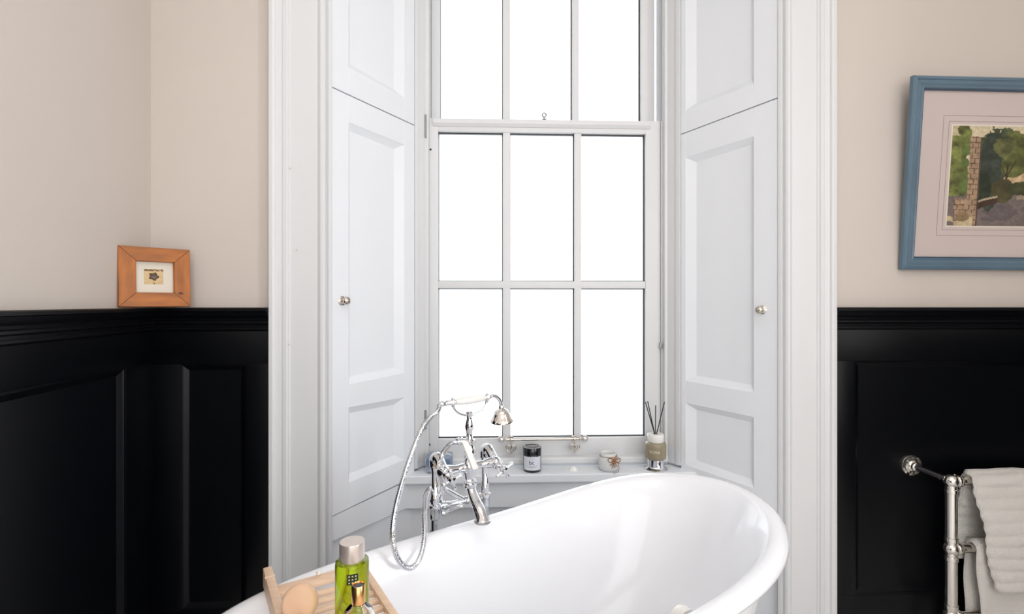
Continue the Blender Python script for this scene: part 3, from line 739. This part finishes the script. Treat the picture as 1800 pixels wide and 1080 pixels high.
# rod with ball ends and two heart charms on the bottom sash rail
r0, r1 = at(890, 773, 2.205), at(1019, 771.5, 2.205)
RZ2 = (r0.z+r1.z)/2; rc = V(((r0.x+r1.x)/2, 2.205, RZ2))
rd = empty('window_handle_rail', V((rc.x, YS, RZ2)), 'slim nickel rail with ball ends fixed across the bottom of the window', 'rail')
mb = MB(); mb.tube([V((r0.x, 2.205, RZ2)), V((r1.x, 2.205, RZ2))], .0072, 18); mb.build('rod', M['nickel'], rd, 60)
for x, s in ((r0.x, -1), (r1.x, 1)):
    mb = MB(); mb.lathe([(.0072, 0), (.010, .002), (.010, .005), (.005, .007), (.0045, .010), (.009, .013), (.0135, .019), (.0150, .026), (.0135, .033), (.008, .039), (.0001, .041)], axis_mat(V((x+.004*s*-1, 2.205, RZ2)), (s, 0, 0)), 24); mb.build('ball_finial', M['bead'], rd, 60)
for px in (899, 1010):
    x = at(px, 0, 2.205).x
    mb = MB(); mb.lathe([(.0105, -.007), (.0115, -.005), (.0115, .005), (.0105, .007)], axis_mat(V((x, 2.205, RZ2)), (1, 0, 0)), 20)
    mb.tube([V((x, 2.205, RZ2)), V((x, YS+.001, RZ2))], .0055, 12); mb.build('bracket', M['nickel'], rd, 50)
for px, which in ((898, 'left'), (1010, 'right')):
    x = at(px, 0, 2.205).x; yh = 2.203; zc = RZ2-.040; s_ = .00135
    he = empty('heart_charm', V((x, yh, zc)), 'openwork silver heart charm hanging from the '+which+' end of the window rail', 'charm', 'heart charms')
    pts = []
    for t in np.linspace(0, 2*math.pi, 49):
        X = 16*math.sin(t)**3; Z = 13*math.cos(t)-5*math.cos(2*t)-2*math.cos(3*t)-math.cos(4*t); pts.append(V((x+X*s_, yh, zc+Z*s_)))
    mb = MB(); mb.tube(pts, .0026, 8, False); mb.build('heart_rim', M['nickel'], he, 60)
    mb = MB()
    for sx in (-1, 1):
        mb.tube(spline([V((x+sx*.001, yh, zc-.017)), V((x+sx*.010, yh, zc-.004)), V((x+sx*.012, yh, zc+.007)), V((x+sx*.006, yh, zc+.010)), V((x+sx*.003, yh, zc+.003)), V((x+sx*.006, yh, zc-.001))], 6), .0017, 8)
    mb.tube([V((x, yh, zc+.006)), V((x, yh, zc-.018))], .0016, 8)
    mb.build('scroll', M['nickel'], he, 60)
    mb = MB(); mb.tube([V((x+.0125*math.cos(a), yh+.002, RZ2+.0125*math.sin(a))) for a in np.linspace(0, 2*math.pi, 25)], .0013, 8)
    mb.tube([V((x, yh, RZ2-.0125)), V((x, yh, zc+.008))], .0013, 8); mb.build('hanging_loop', M['nickel'], he, 60)

# ================================================================== PICTURES
def paint_grid(name, nx_, nz_, fn, place, parent):
    """flat artwork: a grid with one colour per vertex; fn(u,v)->rgb arrays, place(u,v)->point"""
    us = np.linspace(0, 1, nx_); vs = np.linspace(0, 1, nz_); U, Vv = np.meshgrid(us, vs)
    col = fn(U, Vv)
    verts = [place(u, v) for v in vs for u in us]
    faces = [(j*nx_+i, j*nx_+i+1, (j+1)*nx_+i+1, (j+1)*nx_+i) for j in range(nz_-1) for i in range(nx_-1)]
    me = bpy.data.meshes.new(name); me.from_pydata(verts, [], faces)
    at_ = me.color_attributes.new('Col', 'FLOAT_COLOR', 'POINT')
    c = np.concatenate([col.reshape(-1, 3), np.ones((nx_*nz_, 1))], 1)
    lin = np.where(c[:, :3] <= .04045, c[:, :3]/12.92, ((c[:, :3]+.055)/1.055)**2.4); c[:, :3] = lin
    at_.data.foreach_set('color', c.ravel().astype(np.float32)); me.materials.append(M['art'])
    o = bpy.data.objects.new(name, me); C.objects.link(o); o.parent = parent; o.matrix_parent_inverse = parent_matrix(parent).inverted(); return o
def vnoise(U, Vv, f, seed):
    g = np.random.default_rng(seed).random((64, 64)); x = U*f; y = Vv*f
    i = np.floor(x).astype(int); j_ = np.floor(y).astype(int); fx = x-i; fy = y-j_; fx = fx*fx*(3-2*fx); fy = fy*fy*(3-2*fy)
    G = lambda a, b: g[a % 64, b % 64]
    return (G(i, j_)*(1-fx)+G(i+1, j_)*fx)*(1-fy)+(G(i, j_+1)*(1-fx)+G(i+1, j_+1)*fx)*fy
def fbm(U, Vv, f, seed): return (vnoise(U, Vv, f, seed)+.5*vnoise(U, Vv, 2*f, seed+1)+.25*vnoise(U, Vv, 4*f, seed+2))/1.75
def mitred(mb_list, P, w0, h0, w1, h1, prof, names, mt, par, gap=.0004):
    """four mitred frame members; prof [(k, depth)], k 0 outer..1 inner"""
    for k in range(4):
        mb = MB(); rings = []
        for f, d in prof:
            a = [(-w0/2, -h0/2), (w0/2, -h0/2), (w0/2, h0/2), (-w0/2, h0/2)]; b = [(-w1/2, -h1/2), (w1/2, -h1/2), (w1/2, h1/2), (-w1/2, h1/2)]
            q = [(a[i][0]*(1-f)+b[i][0]*f, a[i][1]*(1-f)+b[i][1]*f) for i in (k, (k+1) % 4)]
            e_ = .0006
            (ua_, va_), (ub2, vb2) = q; l_ = math.hypot(ub2-ua_, vb2-va_); du, dv = (ub2-ua_)/l_*gap, (vb2-va_)/l_*gap
            rings.append([P(ua_+du, va_+dv, d), P(ub2-du, vb2-dv, d)])
        mb.quadstrip([[r[0] for r in rings], [r[1] for r in rings]], True, True, True)
        mb.build(names, mt[k] if isinstance(mt, list) else mt, par, 25)

# --- small pine frame standing across the left corner
A_ = V((-1.176, 1.664)); B_ = V((-1.038, 1.806)); tt = (B_-A_).normalized(); nn = V((tt.y, -tt.x))
fw = .200
ctr = (A_+B_)/2
lean = math.radians(3.0)
fx = V((tt.x, tt.y, 0)); back = V((-nn.x, -nn.y, 0))
fz = (Zv*math.cos(lean)+back*math.sin(lean)).normalized(); fn_ = fx.cross(fz)
if fn_.dot(V((nn.x, nn.y, 0))) < 0: fn_ = -fn_
org = V((ctr.x, ctr.y, 1.2822))+fz*(fw/2)
PF = lambda u, v, d: org+fx*u+fz*v+fn_*d
pf = empty('small_picture_frame', V((ctr.x, ctr.y, 1.282)), 'small square orange pine frame with a tiny flower print, in the left corner', 'picture frame')
mitred(None, PF, fw, fw*.975, .106, .102, [(0, -.008), (0, .010), (.03, .012), (.97, .012), (1, .010), (1, -.008)], 'frame_member', [M['oak_h'], M['oak'], M['oak_h'], M['oak']], pf, .0008)
mb = MB(); mb.prism([(-.006, -.004), (.004, -.0055), (.010, -.001), (.002, .004), (-.007, .002)], lambda u, v, e: PF(.070+u, -.052+v, .0118+.0004*e)); mb.build('wood_knot', M['oak_dark'], pf)
mb = MB(); rg = lambda d: [PF(-.056, -.054, d), PF(.056, -.054, d), PF(.056, .054, d), PF(-.056, .054, d)]
mb.quadstrip([rg(-.007), rg(-.004)], True, True, True); mb.build('mount_board', M['mat_board'], pf)
def flower(U, Vv):
    c = np.zeros(U.shape+(3,)); n = fbm(U, Vv, 9, 3)
    c[:] = np.array([214, 186, 142])/255*(.93+.14*n[..., None])
    dx, dz = U-.5, Vv-.52; r = np.hypot(dx, dz); th = np.arctan2(dz, dx)
    m = r < .25+.04*np.cos(5*th+.6)+.05*(fbm(U, Vv, 12, 8)-.5)
    c[m] = (np.array([92, 74, 52])/255*(.6+.8*fbm(U, Vv, 14, 5)[..., None]))[m]
    m2 = np.hypot(dx-.03, dz+.02) < .11; c[m2] = (np.array([122, 104, 112])/255*(.7+.5*n[..., None]))[m2]
    m3 = (Vv > .88) & (n > .42); c[m3] = np.array([120, 92, 62])/255
    m4 = (np.abs(U-.52) < .03) & (Vv < .12); c[m4] = np.array([150, 120, 90])/255
    return c
paint_grid('flower_print', 60, 60, flower, lambda u, v: PF((u-.5)*.054-.002, (v-.5)*.050+.002, -.0035), pf)
mb = MB(); mb.prism([(-.02, -.09), (.02, -.09), (.01, .07), (-.01, .07)], lambda u, v, e: PF(u, v, -.0085-.003*e)); mb.build('backing_strut', M['oak'], pf)

# --- large blue-framed watercolour on the right, leaning off the wall at the top
tl, bl = at(1603, 134, 1.785), at(1580.5, 474, 1.838)
PH = (tl-bl).length; PW = PH*1.18
cz_ = V((0, tl.y-bl.y, tl.z-bl.z)).normalized(); cx_ = V((1, 0, -.004)).normalized(); cn_ = -cz_.cross(cx_)
cn_ = cx_.cross(cz_)
o0 = V(((tl.x+bl.x)/2, (tl.y+bl.y)/2, (tl.z+bl.z)/2))+cx_*(PW/2)
PB = lambda u, v, d: o0+cx_*u+cz_*v+cn_*d
wp = empty('framed_watercolour', PB(0, -PH/2, 0), 'large watercolour of a tree and stone pillar in a blue-grey frame on the right wall', 'picture')
fwd = .044
mitred(None, PB, PW, PH, PW-2*fwd, PH-2*fwd, [(0, -.006), (0, .010), (.10, .015), (.28, .016), (.36, .013), (.62, .0135), (.80, .010), (.92, .011), (1, .004), (1, -.006)], 'frame_member', M['blue_frame'], wp)
mitred(None, PB, PW-2*fwd+.002, PH-2*fwd+.002, PW-2*fwd-.008, PH-2*fwd-.008, [(0, -.004), (0, .005), (1, .0045), (1, -.004)], 'inner_slip', M['blue_dark'], wp)
mb = MB(); q1, q2 = PW/2-fwd+.003, PH/2-fwd+.003
rg = lambda d: [PB(-q1, -q2, d), PB(q1, -q2, d), PB(q1, q2, d), PB(-q1, q2, d)]
mb.quadstrip([rg(-.006), rg(-.003)], True, True, True); mb.build('mount_board', M['pink_board'], wp)
# painting position from its corners in the plane of the picture
def inplane(px, py):
    r = ray(px, py); o = V((0, 0, H)); t = (o0-o).dot(cn_)/r.dot(cn_); p = o+r*t-o0; return p.dot(cx_), p.dot(cz_)
iu0, iv1 = inplane(1675, 221); _, iv0 = inplane(1666, 397); iu0 = (iu0+inplane(1666, 397)[0])/2
iu1 = PW/2-fwd-(iu0+PW/2-fwd); IW = iu1-iu0
def ruled(k, wl):
    mb = MB(); a0, a1, c0, c1 = iu0-k, iu1+k, iv0-k, iv1+k
    for (x0, y0, x1, y1) in ((a0, c0, a1, c0+wl), (a0, c1-wl, a1, c1), (a0, c0, a0+wl, c1), (a1-wl, c0, a1, c1)):
        mb.prism([(x0, y0), (x1, y0), (x1, y1), (x0, y1)], lambda u, v, e: PB(u, v, -.0031+.0005*e))
    mb.build('ruled_line', M['line'], wp)
mb = MB()
for (x0, y0, x1, y1) in ((iu0-.005, iv0-.005, iu1+.005, iv0), (iu0-.005, iv1, iu1+.005, iv1+.005), (iu0-.005, iv0, iu0, iv1), (iu1, iv0, iu1+.005, iv1)):
    mb.prism([(x0, y0), (x1, y0), (x1, y1), (x0, y1)], lambda u, v, e: PB(u, v, -.0031+.0010*e))
tag(mb.build('mount_bevel', M['mat_board'], wp), 'cream bevel round the painting')
ruled(.037, .0014); ruled(.016, .0014)
def scape(U, Vv):
    # U 0..1 left to right of the whole sheet, Vv 0 bottom..1 top
    asp = IW/(iv1-iv0); X = U*asp; Z = Vv
    n1 = fbm(U, Vv, 7, 11); n2 = fbm(U, Vv, 16, 21); n3_ = fbm(U, Vv, 34, 31)
    A = lambda *q: np.array(q)/255
    c = np.zeros(U.shape+(3,)); c[:] = A(206, 192, 160)
    def put(m, col, var=.25, nz=n2): c[m] = (A(*col)*(1-var+2*var*nz[..., None]))[m]
    # distant houses
    put((Z < .62) & (Z > .34), (196, 168, 132), .2, n3_)
    put((Z > .62) & (X > 1.02), (170, 184, 160), .12)
    # road
    put(Z < .36-.02*np.sin(X*3), (118, 106, 102), .12, n1)
    put((Z < .30) & (n1 > .52), (104, 94, 94), .1)
    put((Z > .27) & (Z < .34) & (X > .72), (160, 142, 122), .1)
    # main tree
    def blob(cx, cz, rx, rz, jag=.35): return ((X-cx)/rx)**2+((Z-cz)/rz)**2 < 1+jag*2*(n2-.5)+.25*(n3_-.5)*2
    put(blob(.50, .72, .24, .26), (70, 80, 56), .4)
    put(blob(.68, .72, .19, .22), (88, 92, 50), .4)
    put(blob(.42, .55, .12, .40, .2), (56, 64, 54), .35)
    put(blob(.56, .80, .12, .10), (100, 102, 62), .35)
    # trunk and branches
    put((np.abs(X-.60-.03*(Z-.45)) < .010) & (Z > .40) & (Z < .62), (60, 48, 32), .2)
    put((np.abs(X-.60-(Z-.50)*.55) < .007) & (Z > .50) & (Z < .66), (60, 48, 32), .2)
    put((np.abs(X-.60+(Z-.50)*.6) < .007) & (Z > .50) & (Z < .62), (60, 48, 32), .2)
    put(blob(.95, .46, .12, .10), (84, 80, 50), .3)
    # hedge
    put(blob(.57, .36, .13, .12, .2), (74, 70, 44), .3); put(blob(.80, .38, .20, .07, .2), (66, 68, 42), .3); put(blob(.36, .40, .09, .16, .2), (44, 52, 36), .3)
    # curved low wall
    put((Z < .215+.16*np.sqrt(np.clip(X-.30, 0, 1))) & (Z > .14+.16*np.sqrt(np.clip(X-.30, 0, 1))+.1*(X-.3)) & (X > .31) & (X < .52), (66, 48, 38), .2)
    put((np.abs(Z-(.225+.15*np.sqrt(np.clip(X-.30, 0, 1)))) < .010) & (X > .31) & (X < .52), (176, 160, 134), .1)
    # left foliage
    put((X < .20+.06*(n2-.5)*2) & (Z > .30), (106, 112, 60), .5, n2)
    put((X < .21) & (X > .11) & (Z > .34) & (Z < .80) & (n2 > .45), (92, 108, 58), .3)
    put((X < .07+.12*(n2-.4)) & (Z > .90), (190, 176, 140), .1)
    # stone pillar
    pil = (X > .195-.05*np.clip(.30-Z, 0, 1)*3) & (X < .315) & (Z < .90-.1*(X-.2)) | ((Z < .27) & (X > .06+.2*np.clip(.16-Z, 0, 1)) & (X < .31))
    put(pil, (164, 138, 112), .14)
    row = np.floor(Z/.052); jn = (np.abs(Z/.052-row-.05-.2*(n1-.5)) < .10) | (np.abs(((X+row*.031) % .062)-.004) < .0045)
    put(pil & jn & (n3_ > .36), (104, 80, 62), .2)
    put((np.abs(X-.308) < .008) & (Z < .88), (86, 68, 58), .2)
    put((Z < .10) & (X < .27) & (n1 > .45), (196, 176, 140), .12)
    put(blob(.16, .09, .07, .05, .2), (140, 116, 86), .2)
    c *= (.90+.22*fbm(U, Vv, 60, 41)[..., None])
    return np.clip(c, 0, 1)
paint_grid('watercolour_sheet', 250, 150, scape, lambda u, v: PB(iu0+u*IW, iv0+v*(iv1-iv0), -.0022), wp)
mb = MB(); hk = PB(0, PH/2-.04, -.012)
mb.tube([PB(-PW*.4, PH/2-.12, -.012), V((hk.x, D-.004, hk.z+.03)), PB(PW*.4, PH/2-.12, -.012)], .0012, 6); mb.build('hanging_cord', M['raffia'], wp)

# ================================================================== HEATED TOWEL RAIL
YP = 1.735
px_, pt = at(1672, 846, YP), at(1672, 965, YP)
XP = px_.x; ZT = px_.z; ZM = pt.z; wc = M['warm_chrome']
tr = empty('towel_radiator', V((XP+.31, YP, 0)), 'traditional chrome towel radiator with ball joints against the black panelling', 'radiator')
XQ = XP+.62
zs = [ZT, ZM, ZM-.236]
for X in (XP, XQ):
    mb = MB(); prof = [(.030, 0), (.030, .006), (.019, .014), (.0185, .05)]
    mb.tube([V((X, YP, 0)), V((X, YP, ZT))], .0180, 26)
    mb.lathe([(.034, 0), (.034, .006), (.022, .016), (.018, .02)], Matrix.Translation(V((X, YP, 0))), 26)
    for z in zs[:3]:
        for dz, s in ((-.034, 1), (.034, 1)):
            if z == ZT and dz > 0: continue
            mb.lathe([(.018, -.008), (.0205, -.006), (.0205, .006), (.018, .008)], Matrix.Translation(V((X, YP, z+dz))), 26)
    mb.build('post', wc, tr, 40)
    for z in zs[:3]:
        mb = MB(); mb.lathe([(.0001, -.0245), (.009, -.0228), (.0175, -.0175), (.0228, -.009), (.0245, 0), (.0228, .009), (.0175, .0175), (.009, .0228), (.0001, .0245)], Matrix.Translation(V((X, YP, z))), 26)
        sg = 1 if X == XP else -1
        mb.lathe([(.018, .016), (.022, .018), (.022, .026), (.0185, .030), (.0165, .036)], axis_mat(V((X, YP, z)), (sg, 0, 0)), 24)
        mb.build('ball_joint', wc, tr, 60)
for z in zs[:3]:
    mb = MB(); mb.tube([V((XP, YP, z)), V((XQ, YP, z))], .0155, 24); mb.build('rail', wc, tr, 60)
fl = at(1611, 822, D-.03)
for X, fx_, fz_ in ((XP, fl.x, fl.z), (XQ, XQ+.02, fl.z)):
    yw = D-.0045
    mb = MB(); dirw = (V((X, YP, ZT))-V((fx_, yw, fz_))).normalized()
    mb.lathe([(.0001, 0), (.0385, 0), (.0385, .004), (.0370, .0065), (.0300, .0075), (.0285, .0110), (.0220, .0125), (.0195, .0165), (.0165, .018), (.0150, .026), (.0115, .028)], axis_mat(V((fx_, yw, fz_)), (0, -1, 0)), 36); mb.build('wall_flange', wc, tr, 40)
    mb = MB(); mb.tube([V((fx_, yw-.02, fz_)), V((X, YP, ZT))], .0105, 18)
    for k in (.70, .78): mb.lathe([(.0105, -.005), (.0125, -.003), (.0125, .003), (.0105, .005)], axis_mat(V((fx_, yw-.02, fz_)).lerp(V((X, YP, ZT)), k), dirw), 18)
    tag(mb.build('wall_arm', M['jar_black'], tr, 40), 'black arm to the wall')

# ---- towels
def towel(name, label, x0, x1, zr_, th, front, backl, rib, amp, lean, fuzz, seed, gap=.0, parent=None):
    """sheet draped over a rail at (YP, zr_): centreline path then thickness; rib = rib pitch"""
    R = .0165+th/2
    path = []; N1 = int(backl/.004); N2 = int(front/.004); na = 26
    sm = lambda t: (lambda q: q*q*(3-2*q))(max(0, min(1, t/.17)))
    for i in range(N1): path.append((YP+R+gap*sm(backl-backl*i/N1), zr_-backl+backl*i/N1, 0, 1, 0))
    for i in range(na+1):
        a = math.pi*i/na; path.append((YP+R*math.cos(a), zr_+R*math.sin(a), math.cos(a), math.sin(a), 0))
    for i in range(1, N2+1): path.append((YP-R-gap*sm(front*i/N2), zr_-front*i/N2, 0, 0, 1))
    pts = []; s_ = 0
    for i, q in enumerate(path):
        if i: s_ += math.hypot(q[0]-path[i-1][0], q[1]-path[i-1][1])
        a, b = path[max(i-1, 0)], path[min(i+1, len(path)-1)]; ty, tz = b[0]-a[0], b[1]-a[1]; l = math.hypot(ty, tz) or 1
        ny, nz = tz/l, -ty/l      # normal to the left of travel: outwards
        pts.append((q[0], q[1], ny, nz, s_))
    tot = s_; NX = 46; r_ = np.random.default_rng(seed); ph = r_.random(8)*6.28
    def off(s, u):
        edge = min(1, min(s, tot-s)/.012); e2 = math.sqrt(max(0, 1-(1-edge)**2))
        if rib: f = abs(math.sin(math.pi*(s+.0025*math.sin(u*11+ph[0]))/rib)); h = amp*(f**.55)
        else: h = amp*.5
        return e2, h+fuzz*(math.sin(s*61+u*37+ph[1])*.5+math.sin(s*131+u*93+ph[2])*.3+math.sin(s*23-u*19+ph[3])*.9)
    mb = MB(); rings = []
    for (y, z, ny, nz, s) in pts:
        ring = []
        fr = max(0, (s-backl-.05)/front); bk = max(0, 1-s/backl) if backl else 0
        xl = x0+lean*fr*fr*front+.006*math.sin(s*26+ph[4])*.6+(.010 if rib else .004)*(math.sin(math.pi*(s)/rib)**2*-.35 if rib else 0)
        wav = lambda u: .008*fr*math.sin(u*17+ph[5])+.004*math.sin(u*9+ph[6])*bk
        for sd in (1, -1):
            us = range(NX+1) if sd == 1 else range(NX, -1, -1)
            for i in us:
                k = i/NX; x = xl+(x1-xl)*k; ee = min(1, min(x-xl, x1-x)/.010); er = math.sqrt(max(0, 1-(1-ee)**2))
                e2, h = off(s, x)
                d = sd*(th/2*max(.06, er)*max(.06, e2))+(h*er*e2*sd)
                ring.append(V((x, y+ny*d-(wav(x) if s > backl else -wav(x)*0), z+nz*d)))
        rings.append(ring)
    mb.quadstrip(rings, True, True, True)
    return tag(mb.build(name, M['towel'], None, 180), label, 'towel', 'white towels on the radiator')
towel('bath_towel', 'thick cream towel with chunky horizontal ribs folded over the top rail of the towel radiator', at(1701, 840, YP).x, XQ-.045, ZT, .017, .362, .30, .0395, .0066, .11, .0016, 3, gap=.027)
towel('bath_towel', 'plain cream towel hanging over the lower rail, beneath the ribbed towel', at(1700, 960, YP).x+.012, XQ-.05, ZM, .013, .40, .36, 0, .004, .10, .0016, 9)
